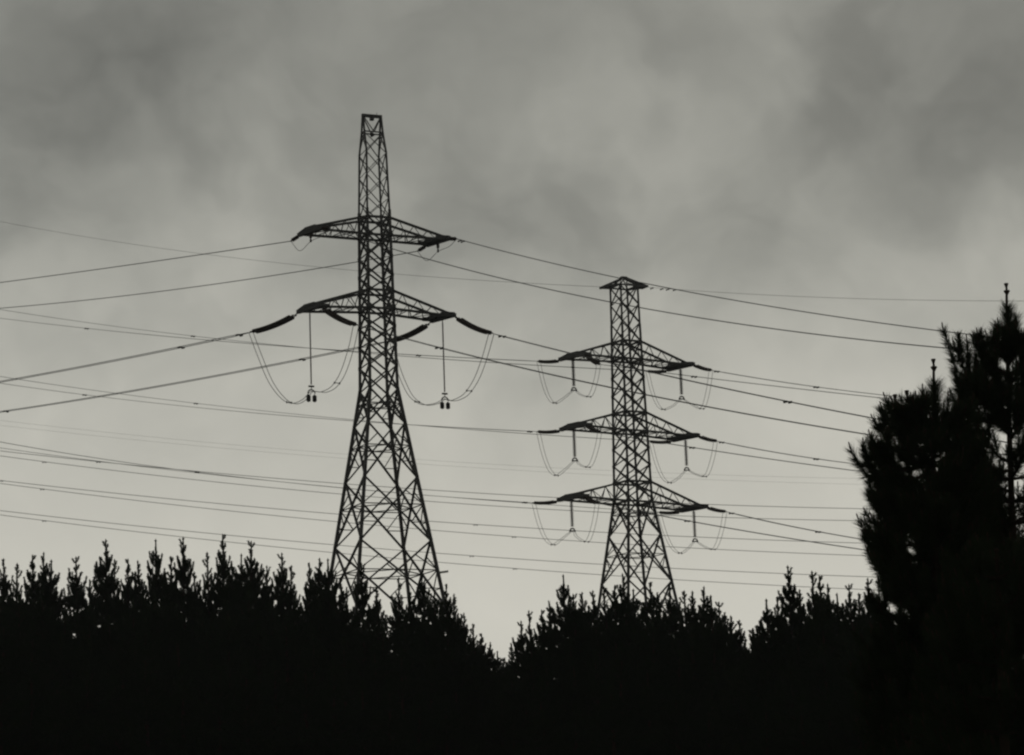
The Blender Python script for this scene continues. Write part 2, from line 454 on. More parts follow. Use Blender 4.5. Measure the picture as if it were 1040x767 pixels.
def jumper(p0, pend, p3, left_px, right_px, label, group, r=.022, sep_=.4, spacers=(.33, .7)):
    root = empty('jumper_loop', pend, 0, label, 'cable', group)
    for s in (-1, 1):
        ctrl = []
        for (e, px, rev) in ((p0, left_px, False), (p3, right_px, True)):
            hd = Vector((pend.x - e.x, pend.y - e.y, 0)).normalized()
            nn = Vector((-hd.y, hd.x, 0))
            pts = [e - Vector((0, 0, .05))] + [on_plane(x, y, e, hd) for x, y in px]
            q = []
            for i, p in enumerate(pts):
                off = sep_ / 2 if not rev else -sep_ / 2
                # the loop narrows where it is clamped under the suspension string
                wgt = 1 if i < len(pts) - 1 else .7
                q.append(p + nn * (s * off * wgt))
            q.append(pend + nn * (s * .1) * (1 if not rev else -1))
            if rev: q = q[::-1][1:]
            ctrl += q
        m = MB(); m.tube([p - pend for p in sweep_points(ctrl, 8)], r, 5)
        m.build('conductor', WIRE, root, smooth=True)
        cc = sweep_points(ctrl, 8)
        root['_c%d' % s] = 0
        if s == -1: c_a = cc
        else: c_b = cc
    for f_ in spacers:
        a = c_a[int(f_ * (len(c_a) - 1))] - pend; b = c_b[int(f_ * (len(c_b) - 1))] - pend
        m = MB(); m.tube([a, b], .03, 6); m.bar(a - Vector((0, 0, .08)), a + Vector((0, 0, .08)), .09); m.bar(b - Vector((0, 0, .08)), b + Vector((0, 0, .08)), .09)
        m.build('spacer', IRON, root)
    for k in list(root.keys()):
        if k.startswith('_c'): del root[k]
    return root

def wire(A, az, pix, label, group=None, r=.022, pair=.4, ext=60, marks=(), kind='spacer', name='conductor_bundle', zfix=None):
    """A: start point; az: horizontal direction as an angle from +X; pix: photo points it passes; fits one parabola to them"""
    hd = Vector((math.cos(az), math.sin(az), 0))
    S, Z = [], []
    for (x, y) in pix:
        p = on_plane(x, y, A, hd); s = (p - A).dot(hd); S.append(s); Z.append(p.z - A.z)
    S = np.array(S); Z = np.array(Z)
    if len(pix) == 1: c = 1 / 2200.; b = (Z[0] - c * S[0] ** 2) / S[0]
    else:
        b, c = np.linalg.lstsq(np.stack([S, S ** 2], 1), Z, rcond=None)[0]
        if c < 1 / 6000.: c = 1 / 6000.; b = float(np.mean((Z - c * S ** 2) * S) / np.mean(S ** 2))
    end = float(S[np.argmax(np.abs(S))]); end += math.copysign(ext, end)
    s0 = 0.0 if min(S) > -1 or max(S) < 1 else float(min(S)) - ext
    if s0 != 0: end = float(max(S)) + ext
    n = max(8, int(abs(end - s0) / 2.5))
    nn = Vector((-hd.y, hd.x, 0))
    P = lambda s: hd * s + Vector((0, 0, b * s + c * s * s))
    root = empty(name, A, 0, label, 'power line', group)
    for o in ((-pair / 2, pair / 2) if pair else (0,)):
        m = MB(); m.tube([P(s0 + (end - s0) * i / n) + nn * o * (min(1, (abs((end - s0) * i / n)) / 1.5 + .15) if s0 == 0 else 1) for i in range(n + 1)], r, 6)
        m.build('conductor', WIRE, root, smooth=True)
    for x in marks:
        # find s whose projection has this photo column
        lo, hi = s0, end
        fl = project(A + P(lo))[0] < x
        for _ in range(40):
            md = (lo + hi) / 2
            if (project(A + P(md))[0] < x) == fl: lo = md
            else: hi = md
        p = P(lo); m = MB()
        if kind == 'spacer' and pair:
            m.tube([p - nn * pair / 2, p + nn * pair / 2], .04, 6)
            for o in (-1, 1): m.bar(p + nn * o * pair / 2 - hd * .16 - Vector((0, 0, .04)), p + nn * o * pair / 2 + hd * .16 - Vector((0, 0, .04)), .1, .13)
            m.build('spacer', IRON, root)
        else:
            m.bar(p - hd * .24 - Vector((0, 0, .09)), p - hd * .1 - Vector((0, 0, .09)), .1); m.bar(p + hd * .1 - Vector((0, 0, .09)), p + hd * .24 - Vector((0, 0, .09)), .1)
            m.bar(p - hd * .2 - Vector((0, 0, .08)), p + hd * .2 - Vector((0, 0, .08)), .025); m.bar(p, p - Vector((0, 0, .1)), .04)
            m.build('damper', IRON, root)
    return root

def strung(T, s, U, z, lend, rend, azl, azr, sc, labels, groups, sag=(.25, .25), sep_=.42, r=.15, beam=1.45, skew=R_(18)):
    """two tension strings on an arm, from the beam ends out to where their outer ends are seen; returns those ends"""
    a = T.w(*skewed(s, U, beam, skew, z - .05)); b = T.w(*skewed(s, U, -beam, skew, z - .05))
    hl = Vector((math.cos(azl), math.sin(azl), 0)); hr = Vector((math.cos(azr), math.sin(azr), 0))
    e1 = on_plane(lend[0], lend[1], a, hl); e2 = on_plane(rend[0], rend[1], b, hr)
    tension(T, a, e1, labels[0], groups, sep_, r, sag=sag[0]); tension(T, b, e2, labels[1], groups, sep_, r, sag=sag[1])
    return e1, e2

AZ1L, AZ1R = R_(90 + 45), R_(-90 + 33)
AZ2L, AZ2R = R_(90 + 42), R_(-90 + 30)
gT1, gT2 = 'long insulator strings of the tall pylon', 'short insulator strings of the farther pylon'
side_name = {-1: 'left', 1: 'right'}
# --- tall tower, main arms
E = {}
pend1 = {-1: ((317.6, 392.5), (317, 319)), 1: ((452.6, 400), (450.2, 326))}
for (s, U, z), lend, rend in ((arms1[2], (255, 337.5), (361.5, 330)), (arms1[3], (398, 346), (499, 338.5))):
    sn = side_name[s]
    e1, e2 = strung(T1, s, U, z, lend, rend, AZ1L, AZ1R, 1, (
        'long black insulator string slanting down leftwards from the tall pylon\'s lower %s arm' % sn,
        'long black insulator string slanting down rightwards from the tall pylon\'s lower %s arm' % sn), gT1, sep_=.36, r=.17, sag=(.2, .2))
    # suspension string that holds the jumper
    a = T1.w(s * U, 0, z - .1); bz = a.copy()
    lo, hi = 1.0, 12.0
    for _ in range(40):
        mm = (lo + hi) / 2
        if project(a - Vector((0, 0, mm)))[1] < pend1[s][0][1]: lo = mm
        else: hi = mm
    ln = lo
    root = empty('suspension_string', a, 0, 'thin vertical rod insulator with twin weights under the tall pylon\'s lower %s arm' % sn, 'insulator', 'jumper suspension strings of the tall pylon')
    m = MB(); P_, R__ = [], []
    nr = int(ln / .09)
    for k in range(nr):
        for f_, q in ((0, .045), (.35, .075), (.5, .045)): P_.append(Vector((0, 0, -.25 - (ln - .35) * (k + f_) / nr))); R__.append(q)
    m.tube(P_, R__, 8); m.build('rod_insulator', DISC, root)
    m = MB(); m.tube([(0, 0, .1), (0, 0, -.3)], .04, 6); m.build('hanger', IRON, root); m = MB()
    tv = T1.u * 0 + CR.copy(); tv.z = 0; tv = (T1.v * -1).normalized()
    m.bar(-T1.u * .22 + Vector((0, 0, -ln)), T1.u * .22 + Vector((0, 0, -ln)), .12, .12)
    m.tube([Vector((0, 0, -ln)), Vector((0, 0, -ln - .25))], .035, 6)
    arc = [T1.u * (.28 * math.cos(t)) + Vector((0, 0, -ln - .55 + .3 * math.sin(t))) for t in [math.pi * k / 8 for k in range(9)]]
    m.tube(arc, .05, 6); m.build('yoke', IRON, root)
    for q in (-1, 1):
        m = MB(); c = T1.u * (.24 * q) + Vector((0, 0, -ln - .62))
        m.tube([c, c - Vector((0, 0, .08)), c - Vector((0, 0, .12)), c - Vector((0, 0, .5)), c - Vector((0, 0, .58))], [.04, .1, .17, .17, .08], 10)
        m.build('weight', IRON, root)
    pend = a - Vector((0, 0, ln + .42))
    if s == -1:
        lp = [(264, 362), (275, 388), (288, 405), (299, 410), (309, 406)]; rp = [(357, 352), (349, 377), (340, 392), (330, 398), (323, 398)]
    else:
        lp = [(402, 366), (409, 386), (418, 403), (430, 411), (443, 410)]; rp = [(492, 364), (484, 385), (474, 400), (464, 406), (457, 407)]
    jumper(e1, pend, e2, lp, rp, 'deep twin cable loop hanging under the tall pylon\'s lower %s arm' % sn, 'jumper loops of the tall pylon', r=.026, sep_=.46, spacers=(.3, .78))
    E[s] = (e1, e2)
GB = 'bundles strung from the tall pylon'
wire(E[-1][0], AZ1L, [(184, 353), (98, 369.5), (0, 388)], 'power line leaving the tall pylon\'s lower left arm towards the left edge', GB, marks=(184, 243), r=.03)
wire(E[1][0], AZ1L, [(362, 353), (307, 364), (240, 379), (98, 403), (0, 418.5)], 'power line from the tall pylon\'s lower right arm behind its body to the left', GB, marks=(307, 6), r=.03)
wire(E[1][1], AZ1R, [(578, 358.5), (676, 381), (800, 408.5), (900, 427)], 'power line from the tall pylon\'s lower right arm crossing the far pylon\'s top arm', GB, marks=(510, 800), r=.024)
wire(E[-1][1], AZ1R, [(440, 351), (498, 366), (619, 393), (712, 413), (888, 442)], 'power line from the tall pylon\'s lower left arm passing under the far pylon\'s top arm', GB, marks=(446,), r=.024)
# --- tall tower, top arms: single wires on short strings
topw = {
    (-1, 0): ((298.5, 241.5), [(150, 265.5), (0, 287.5)], 'thin wire from the tall pylon\'s top left arm down to the left edge', ()),
    (1, 0): ((431, 250.5), [(405, 256), (362, 265), (200, 292), (0, 313)], 'thin wire from the tall pylon\'s top right arm behind its mast to the left edge', ()),
    (1, 1): ((463, 246.5), [(607, 278), (700, 297), (850, 321), (992, 341)], 'thin wire from the tall pylon\'s top right arm grazing the far pylon\'s cap', (467, 470)),
    (-1, 1): ((329, 241), [(404, 257), (500, 281), (600, 302), (800, 334), (960, 355)], 'thin wire from the tall pylon\'s top left arm crossing the far pylon\'s upper body', ()),
}
for (s, U, z) in arms1[:2]:
    sn = side_name[s]; ends = []
    for q, (sv, az) in enumerate(((1, AZ1L), (-1, AZ1R))):
        endpx, pts, lab, mk = topw[(s, q)]
        a = T1.w(*skewed(s, U, sv * B1, SK1, z - .03))
        hd = Vector((math.cos(az), math.sin(az), 0))
        e = a + hd * 1.0 + Vector((0, 0, -.22))
        root = empty('insulator_string', a, 0, 'stubby insulator at the %s end of the tall pylon\'s top %s arm' % (('far', 'near')[q], sn), 'insulator', 'stubby insulators on the tall pylon\'s top arms')
        m = MB(); disc_string(m, [(e - a) * .15, (e - a) * .9], .16, .14); m.build('disc_stack', DISC, root)
        m = MB(); m.tube([Vector((0, 0, 0)), (e - a) * .2], .07, 6); m.build('link_plate', IRON, root); m = MB(); m.tube([(e - a) * .85, (e - a)], .06, 6); m.build('end_clamp', IRON, root)
        ends.append(e)
        wire(e, az, pts, lab, 'thin wires strung from the tall pylon\'s top arms', r=.034, pair=0, marks=mk, kind='damper', name='overhead_wire')
    # small jumper
    mid = T1.w(s * U, 0, z - .75)
    ctrl = [ends[0], ends[0].lerp(mid, .45) - Vector((0, 0, .75)), mid, ends[1].lerp(mid, .4) - Vector((0, 0, .2)), ends[1]]
    root = empty('jumper_loop', mid, 0, 'small wire loop under the end of the tall pylon\'s top %s arm' % sn, 'cable', 'small wire loops on the tall pylon\'s top arms')
    m = MB(); m.tube([p - mid for p in sweep_points(ctrl, 8)], .022, 5); m.build('conductor', WIRE, root, smooth=True)
    m = MB(); m.tube([(0, 0, .8), (0, 0, .3), (0, 0, .25), (0, 0, 0), (0, 0, -.08)], [.12, .12, .05, .09, .04], 8); m.build('post_insulator', DISC, root)

# --- farther tower
ord_ = ['top', 'middle', 'bottom']
loops2 = {  # level, side: left end, low, pendant, right low, right end
    (0, -1): ((547, 367), (563.5, 409.5), (581.5, 396.5), (596, 402.5), (608, 370)),
    (0, 1): ((657.5, 377), (673.8, 416), (693.3, 405.4), (711, 414.5), (722, 376)),
    (1, -1): ((546.7, 438.5), (565, 483), (582.5, 468), (595, 474), (609, 439)),
    (1, 1): ((661, 448.5), (680, 490.4), (697.8, 477.7), (713.5, 483.4), (726.8, 447.8)),
    (2, -1): ((542, 510.7), (561.7, 553.4), (578.2, 539.5), (593.5, 549.6), (606.5, 511)),
    (2, 1): ((669.5, 520.3), (690.8, 562), (706.2, 550), (722, 557.4), (736.3, 519.5)),
}
wl = {
    (0, -1): [(440, 362), (340, 355), (280, 351), (88, 334), (0, 323)], (0, 1): [(498, 367), (440, 363.5), (340, 356), (196, 342.5), (0, 314)],
    (1, -1): [(417, 432), (320, 424.4), (280, 421), (86, 401.5), (0, 389)], (1, 1): [(621, 446), (530, 440.7), (417, 431), (280, 419), (199, 410), (111, 398), (0, 382.6)],
    (2, -1): [(440, 504), (346, 496), (200, 479), (0, 449)], (2, 1): [(621, 519), (530, 512.5), (346, 494), (80, 466), (0, 455)],
}
wr = {
    (0, 1): [(829, 393), (908, 402.5)], (0, -1): [(700, 381.5), (800, 394), (908, 405.5)],
    (1, 1): [(829, 466), (871, 471.5)], (1, -1): [(700, 454), (875, 479)],
    (2, 1): [(831, 540), (883, 549)], (2, -1): [(700, 529), (825, 551), (883, 559)],
}
mkl = {(0, -1): (88, 425), (0, 1): (196,), (1, -1): (86, 538), (1, 1): (199,), (2, -1): (200, 533), (2, 1): ()}
mkr = {(0, 1): (829, 728), (0, -1): (705,), (1, 1): (829, 733), (1, -1): (703,), (2, 1): (831, 743), (2, -1): (698,)}
for i, (s, U, z) in enumerate(arms2):
    lvl = i // 2; sn = side_name[s]; nm = "far pylon's %s %s arm" % (ord_[lvl], sn)
    le, lw, pd, rw, re_ = loops2[(lvl, s)]
    e1, e2 = strung(T2, s, U, z, le, re_, AZ2L, AZ2R, 1, (
        'short black insulator string pointing left from the ' + nm, 'short black insulator string pointing right from the ' + nm), gT2, sep_=.34, r=.16, sag=(.1, .08), beam=B2, skew=SK2)
    a = T2.w(s * U, 0, z - .1)
    lo, hi = .5, 8.0
    for _ in range(40):
        mm = (lo + hi) / 2
        if project(a - Vector((0, 0, mm)))[1] < pd[1] - 2.5: lo = mm
        else: hi = mm
    ln = lo
    root = empty('suspension_string', a, 0, 'short vertical insulator string hanging under the ' + nm, 'insulator', 'jumper suspension strings of the farther pylon')
    m = MB(); disc_string(m, [(0, 0, -.15), (0, 0, -ln + .1)], .18, .13); m.build('disc_stack', DISC, root)
    m = MB(); m.tube([(0, 0, .1), (0, 0, -.2)], .04, 6); m.build('hanger', IRON, root); m = MB(); m.tube([(0, 0, -ln + .1), (0, 0, -ln)], .04, 6)
    w_ = T2.u * .28; w2 = T2.u * .16; dz = Vector((0, 0, -ln)); d2 = Vector((0, 0, -ln - .22))
    m.bar(dz - w2, dz + w2, .1); m.bar(dz - w2, d2 - w_, .09); m.bar(dz + w2, d2 + w_, .09); m.bar(d2 - w_, d2 + w_, .08)
    for q in (-1, 1): m.bar(d2 + w_ * q - Vector((0, 0, .1)), d2 + w_ * q + Vector((0, 0, .06)), .12)
    m.build('yoke', IRON, root)
    pend = a - Vector((0, 0, ln + .25))
    dx, dy = lw[0] - le[0], lw[1] - le[1]
    lp = [(le[0] + dx * .28, le[1] + dy * .5), (le[0] + dx * .62, le[1] + dy * .86), lw, (lw[0] * .5 + pd[0] * .5, (lw[1] + pd[1]) / 2 + 1.5)]
    dx, dy = rw[0] - re_[0], rw[1] - re_[1]
    rp = [(re_[0] + dx * .2, re_[1] + dy * .45), (re_[0] + dx * .55, re_[1] + dy * .88), (re_[0] + dx * .9, re_[1] + dy * 1.02), (rw[0] * .5 + pd[0] * .5, (rw[1] + pd[1]) / 2 + .8)]
    jumper(e1, pend, e2, lp, rp, 'thin twin cable loop hanging under the ' + nm, 'jumper loops of the farther pylon', r=.021, sep_=.46, spacers=(.3, .72))
    wire(e1, AZ2L, wl[(lvl, s)], 'power line running left from the ' + nm, 'bundles strung from the farther pylon', r=.026, pair=.34, marks=mkl[(lvl, s)])
    wire(e2, AZ2R, wr[(lvl, s)], 'power line running right from the ' + nm, 'bundles strung from the farther pylon', r=.026, pair=.34, marks=mkr[(lvl, s)])
pl = T2.w(*tips2[-1]); pr = T2.w(*tips2[1])
wire(pl, AZ2L, [(440, 281), (280, 267), (0, 225)], 'faint earth wire running left from the far pylon\'s peaked cap behind the tall pylon', 'earth wires of the farther pylon', r=.018, pair=0, name='overhead_wire')
wire(pr, AZ2R, [(688, 295), (750, 298.5), (870, 302.5), (1003, 306)], 'faint earth wire running right from the far pylon\'s peaked cap to the tall pine', 'earth wires of the farther pylon', r=.016, pair=0, marks=(662, 672, 678, 685), kind='damper', name='overhead_wire')

# --- two lines that cross behind both towers
bgl = [
    ('topmost', 300, [(0, 458), (80, 469.5), (346, 491), (530, 503.5), (621, 507), (721, 513), (875, 517)], (100,)),
    ('second highest', 306, [(0, 463), (45, 470), (346, 502), (530, 515), (700, 525), (888, 529)], (45,)),
    ('third highest', 300, [(0, 488), (346, 523), (530, 536), (621, 540), (708, 546), (883, 552)], (1, 483)),
    ('fourth highest', 306, [(0, 491), (43, 498), (346, 531), (530, 545.4), (621, 550.7), (700, 557), (888, 565)], (43, 522)),
    ('second lowest', 300, [(0, 518.6), (346, 554), (470, 564), (700, 578), (883, 586)], (479,)),
    ('lowest', 306, [(0, 523), (45, 529), (346, 562), (470, 573), (700, 590), (840, 597)], (45, 523)),
]
for nm, dep, px, mk in bgl:
    A = at(px[0][0], px[0][1], dep)
    wire(A, 0.0, px[1:], 'background power line, %s of the six crossing low behind both pylons' % nm, 'background power lines behind both pylons', r=.033, pair=0, marks=mk, kind='damper', name='overhead_wire')
for nm, px in (('upper', [(0, 427), (173, 446), (346, 460), (712, 483), (879, 485.5)]), ('lower', [(0, 432), (173, 450), (346, 465), (717, 488), (875, 491.5)])):
    A = at(px[0][0], px[0][1], 430)
    wire(A, 0.0, px[1:], 'very faint distant wire, %s of a close pair crossing at mid height' % nm, 'faint distant wires', r=.013, pair=0, name='overhead_wire')

# ------------------------------------------------------------------ mid-distance pines
def blade(m, p, d, ln, w, rg):
    ref = Vector((rg.uniform(-1, 1), rg.uniform(-1, 1), rg.uniform(-1, 1)))
    s = d.cross(ref)
    if s.length < 1e-4: return
    s.normalize(); s *= w / 2
    o = len(m.v)
    m.v += [tuple(p - s), tuple(p + s), tuple(p + d * ln)]
    m.f.append((o, o + 1, o + 2))
def tufted(m, pts, dens, ln, w, rg, spread_=.75, start=.25, tip=True):
    """needles all round a shoot given as a polyline"""
    tot = sum((pts[i + 1] - pts[i]).length for i in range(len(pts) - 1))
    n = int(tot * dens)
    for k in range(n):
        t = start + (1 - start) * rg.random()
        f_ = t * (len(pts) - 1); i = min(int(f_), len(pts) - 2)
        p = pts[i].lerp(pts[i + 1], f_ - i); ax = (pts[i + 1] - pts[i]).normalized()
        r = Vector((rg.gauss(0, 1), rg.gauss(0, 1), rg.gauss(0, 1))); r = (r - ax * r.dot(ax))
        if r.length < 1e-3: continue
        d = (ax * (1 - spread_ * .5) + r.normalized() * spread_ * rg.uniform(.5, 1.1)).normalized()
        blade(m, p, d, ln * rg.uniform(.7, 1.15) * (1 if t < .93 else .7), w, rg)
def pine_meshes(seed, H=11.0, lean=0.0, style=0):
    """plantation pine: leader with whorls of up-curved branches, crown almost to the ground"""
    rg = random.Random(seed)
    leaf = MB(); wood = MB()
    top = Vector((lean, 0, H))
    tr = [Vector((0, 0, -.4)), Vector((0, 0, H * .35)), Vector((lean * .5, 0, H * .75)), Vector((lean, 0, H))]
    trunk = [sweep_points(tr, 6)[i] for i in range(0, 19)]
    wood.tube(trunk, [.13 * (1 - i / 18) ** .9 + .014 for i in range(19)], 7)
    def axis(z): return Vector((lean * max(0, z / H) ** 2, 0, z))
    cand = rg.uniform(.15, .4)
    leaf.tube([axis(H - .45), top + Vector((0, 0, .02)), top + Vector((0, 0, .1))], [.03, .035, .012], 5)
    for kz in (0.02, cand):
        for k in range(4):
            t = rg.uniform(0, 6.28); c = axis(H - kz); d = Vector((math.cos(t), math.sin(t), .8)).normalized()
            leaf.tube([c, c + d * rg.uniform(.06, .1)], [.03, .012], 4)
    bare = rg.choice((.0, .05, .15, .3, .5))
    tufted(leaf, [axis(H - 3.2), axis(H - 1.6), axis(H - bare)], 300, .11, .03, rg, .7, 0)
    def fing(p, ln, lean_, coarse):                 # an upright shoot
        q = p + Vector((lean_[0], lean_[1], 1)).normalized() * ln
        m_ = p.lerp(q, .5) + Vector((lean_[0], lean_[1], 0)) * ln * .12
        wood.tube([p, m_, q], [.014, .011, .006], 3, False)
        if coarse: tufted(leaf, [p, m_, q], 120, .17, .05, rg, .8, 0)
        else: tufted(leaf, [p, m_, q], 400, .105, .026, rg, .7, 0)
    z = H - rg.uniform(.3, .6); slim = rg.uniform(.75, 1.2)
    while z > 1.0:
        below = H - z; coarse = below > 3.6
        Lb = min(1.9, (.05 + .2 * min(below, 2.2) + .42 * max(0, below - 2.2)) * (slim if below < 3 else 1))
        nb = rg.choice((3, 4, 5)) if below < 1.2 else rg.choice((5, 6, 7))
        a0 = rg.uniform(0, 6.28)
        for j in range(nb):
            a = a0 + 6.283 * j / nb + rg.uniform(-.5, .5); l = Lb * rg.uniform(.45, 1.2)
            o = axis(z + rg.uniform(-.22, .22)); h = Vector((math.cos(a), math.sin(a), 0))
            if below < 1.1:
                fk = rg.uniform(.45, .85); fing(o, rg.uniform(.18, .45) * (.5 + .5 * below), (h.x * fk, h.y * fk), False); continue
            rise = rg.uniform(.3, .75)
            p1 = o + h * l * .5 + Vector((0, 0, l * .4 * rise)); p2 = o + h * l + Vector((0, 0, l * rise))
            wood.tube([o, p1, p2], [.022, .018, .012], 4, False)
            tufted(leaf, [o, p1, p2], 120 if coarse else 250, .17 if coarse else .12, .05 if coarse else .03, rg, .8, .1)
            room = max(.16, (below - l * rise) * .5 - .1)
            fing(p2, min(room, rg.uniform(.22, .55)), (h.x * .3, h.y * .2), coarse)
            for q in range(int(l * (6 if coarse else 10) + rg.random())):
                t = rg.uniform(.2, .95); p = o.lerp(p2, t) + Vector((-h.y, h.x, 0)) * rg.uniform(-.3, .3) * min(1, l)
                fing(p, min(room, rg.uniform(.16, .42)), (h.x * .4 + rg.uniform(-.3, .3), h.y * .35 + rg.uniform(-.3, .3)), coarse)
        z -= rg.uniform(.25, .45) if below < 3 else rg.uniform(.38, .58)
    return leaf, wood

def tree_proto(name, seed, H, lean):
    lf, wd = pine_meshes(seed, H, lean)
    me1 = bpy.data.meshes.new('crown'); me1.from_pydata(lf.v, [], lf.f); me1.materials.append(LEAF)
    me2 = bpy.data.meshes.new('trunk'); me2.from_pydata(wd.v, [], wd.f); me2.materials.append(BARK); me2.shade_smooth()
    return me1, me2, H
protos = [tree_proto('pine', 100 + i, 11.0, (.12, -.1, .25, -.2, 0, .05, -.05)[i]) for i in range(7)]
pcount = [0]
def place_pine(px, py, depth, label, group, wide=1.0, which=None):
    top = at(px, py, depth); gz = ground(top.x, top.y)
    me1, me2, H = protos[pcount[0] * 3 % 7 if which is None else which]; pcount[0] += 1
    sc = (top.z - gz) / (H + .1)
    root = empty('pine_tree', (top.x, top.y, gz), 0, label, 'tree', group)
    rz = rnd.uniform(0, 6.28)
    lean = me1.vertices[0]
    root.rotation_euler = (0, 0, rz)
    k = wide * (.5 * sc + .5)
    root.scale = (k, k, sc)
    # keep the leaning leader where the photo has its tip
    lx = {0: .12, 1: -.1, 2: .25, 3: -.2, 4: 0, 5: .05, 6: -.05}[protos.index((me1, me2, H))] * k
    root.location.x -= lx * math.cos(rz)
    for nm, me in (('crown', me1), ('trunk', me2)):
        o = bpy.data.objects.new(nm, me); C.objects.link(o); o.parent = root
    return root
ORD = ['first', 'second', 'third', 'fourth', 'fifth', 'sixth', 'seventh', 'eighth', 'ninth', 'tenth', 'eleventh', 'twelfth', 'thirteenth', 'fourteenth', 'fifteenth', 'sixteenth', 'seventeenth', 'eighteenth', 'nineteenth', 'twentieth', 'twenty-first', 'twenty-second', 'twenty-third', 'twenty-fourth', 'twenty-fifth']
segs_ = [
    ('%s pointed pine along the left skyline, counted from the photo\'s left edge', 'pines on the left skyline', 132,
     [(4, 567), (18, 572), (33, 563), (44, 560), (52, 568), (77, 565), (91, 588), (107, 547), (117, 568), (130, 567), (140, 569), (158, 547), (174, 565), (186, 545), (197, 580), (210, 560), (226, 542), (236, 572), (245, 562), (255, 549), (271, 574), (286, 561), (296, 574)]),
    ('%s pine at the foot of the tall pylon, counted from its left leg', 'pines round the foot of the tall pylon', 128,
     [(314, 571), (325, 567), (333, 567), (346, 586), (367, 571), (382, 595), (405, 586), (416, 601), (428, 580), (441, 598)]),
    ('%s pine stepping down from the tall pylon\'s right leg to the gap', 'pines on the slope right of the tall pylon', 126,
     [(453, 593), (461, 608), (471, 622), (480, 633), (489, 643), (498, 652), (505, 661), (511, 668)]),
    ('%s pine climbing rightwards from the gap up to the far pylon', 'pines on the left shoulder of the central clump', 118,
     [(519, 656), (529, 630), (537, 620), (550, 619), (558, 613), (572, 583), (582, 603), (591, 601), (602, 599)]),
    ('%s pine in front of the far pylon\'s foot, counted from its left leg', 'pines at the foot of the far pylon', 116,
     [(613, 596), (624, 594), (632, 582), (643, 598), (660, 591), (669, 607)]),
    ('%s pine down the right shoulder of the central clump from the far pylon', 'pines on the right shoulder of the central clump', 116,
     [(680, 593), (695, 599), (703, 600), (715, 595), (722, 604), (730, 611), (742, 625), (751, 629), (757, 646)]),
    ('%s pine of the clump between the right-hand gap and the near pines', 'pines between the right gap and the big pine', 104,
     [(764, 639), (772, 631), (778, 608), (789, 606), (800, 574), (812, 598), (824, 580), (832, 584), (840, 593), (850, 602), (862, 593), (872, 602), (881, 587), (891, 586)]),
]
sky_pts = []
for lab, grp, dep, tips in segs_:
    for i, (x, y) in enumerate(tips):
        big = dep < 110
        place_pine(x, y, dep + rnd.uniform(-2.5, 2.5), lab % ORD[i], grp, wide=rnd.uniform(.9, 1.1))
        sky_pts.append((x, y))
sky_pts.sort()
def skyline(x):
    near = sorted(sky_pts, key=lambda q: abs(q[0] - x))[:5]
    return max(q[1] for q in near)
for (dep, drop, step) in ((124, 24, 22), (119, 50, 28), (110, 88, 32)):
    x = -70 + rnd.uniform(0, 10)
    while x < 960:
        sk_ = skyline(min(max(x, 0), 895))
        d = dep
        if 505 < x < 765: d = dep - 10
        elif x >= 765: d = dep - 20
        place_pine(x, sk_ + drop + rnd.uniform(0, 16), d + rnd.uniform(-2, 2), 'one of the pines merged into the black mass of forest below the skyline', 'pines merged into the black forest slope', wide=1.25)
        x += step * rnd.uniform(.8, 1.2)

# ------------------------------------------------------------------ near pines on the right
def shoot(leaf, wood, pts, rg, r0=.009, candle=True, dens=620, ln=.165, w=.0085, start=.05):
    wood.tube(pts, [r0 * (1 - .5 * i / (len(pts) - 1)) for i in range(len(pts))], 5, False)
    tufted(leaf, pts, dens, ln, w, rg, .62, start)
    tip = pts[-1]; ax = (pts[-1] - pts[-2]).normalized()
    if candle:
        c = rg.uniform(.05, .11)
        ax2 = (ax + Vector((0, 0, .8))).normalized()
        wood.tube([tip, tip + ax2 * c, tip + ax2 * (c + .02)], [.008, .01, .004], 5)
def bough(leaf, wood, pts, rg, side_n=8, side_len=.42, r0=.024, up=.7, dens=620):
    """main branch with forward-sweeping side shoots that turn up at the end"""
    P = sweep_points(pts, 5)
    n = len(P)
    wood.tube(P, [max(.012, r0 * (1 - i / n)) for i in range(n)], 6, False)
    tufted(leaf, P, dens, .165, .0085, rg, .7, .08)
    for q in range(side_n):
        f_ = (.25 + .72 * (q + rg.random() * .6) / side_n) * (n - 1); i = min(int(f_), n - 2)
        p = P[i].lerp(P[i + 1], f_ - i); ax = (P[i + 1] - P[i]).normalized()
        r = Vector((rg.gauss(0, 1), rg.gauss(0, 1), rg.gauss(0, .5) + .2)); r = (r - ax * r.dot(ax)).normalized()
        ll = side_len * rg.uniform(.6, 1.15) * (1.1 - .45 * f_ / n)
        q1 = p + (r * .75 + ax * .65) * ll * .5; q2 = q1 + (r * .3 + ax * .6 + Vector((0, 0, up))).normalized() * ll * .6
        shoot(leaf, wood, sweep_points([p, q1, q2], 3), rg, dens=dens)
    tip = P[-1]; ax = (P[-1] - P[-2]).normalized()
    wood.tube([tip, tip + (ax + Vector((0, 0, .6))).normalized() * .1], [.014, .006], 5)
def leader(leaf, wood, top, length, rg, bare=.17, needle=.23, dens=1500, foot=None):
    """upright leading shoot: bare candle with bud clusters above a brush of needles"""
    if length < .6: needle, bare = .12, .2
    b = foot if foot is not None else top - Vector((0, 0, length))
    wood.tube([b, top - Vector((0, 0, .05)), top], [.03, .016, .012], 7)
    for d, r in ((.0, .016), (.10, .026)):
        c = top - Vector((0, 0, d))
        for k in range(7):
            t = 6.283 * k / 7 + d * 9
            wood.tube([c - Vector((0, 0, .03)), c + Vector((math.cos(t) * r * 1.4, math.sin(t) * r * 1.4, .03))], [.014, .011], 5)
    tufted(leaf, [b, top - Vector((0, 0, bare + needle * .6))], dens, needle, .008, rg, .72, 0)

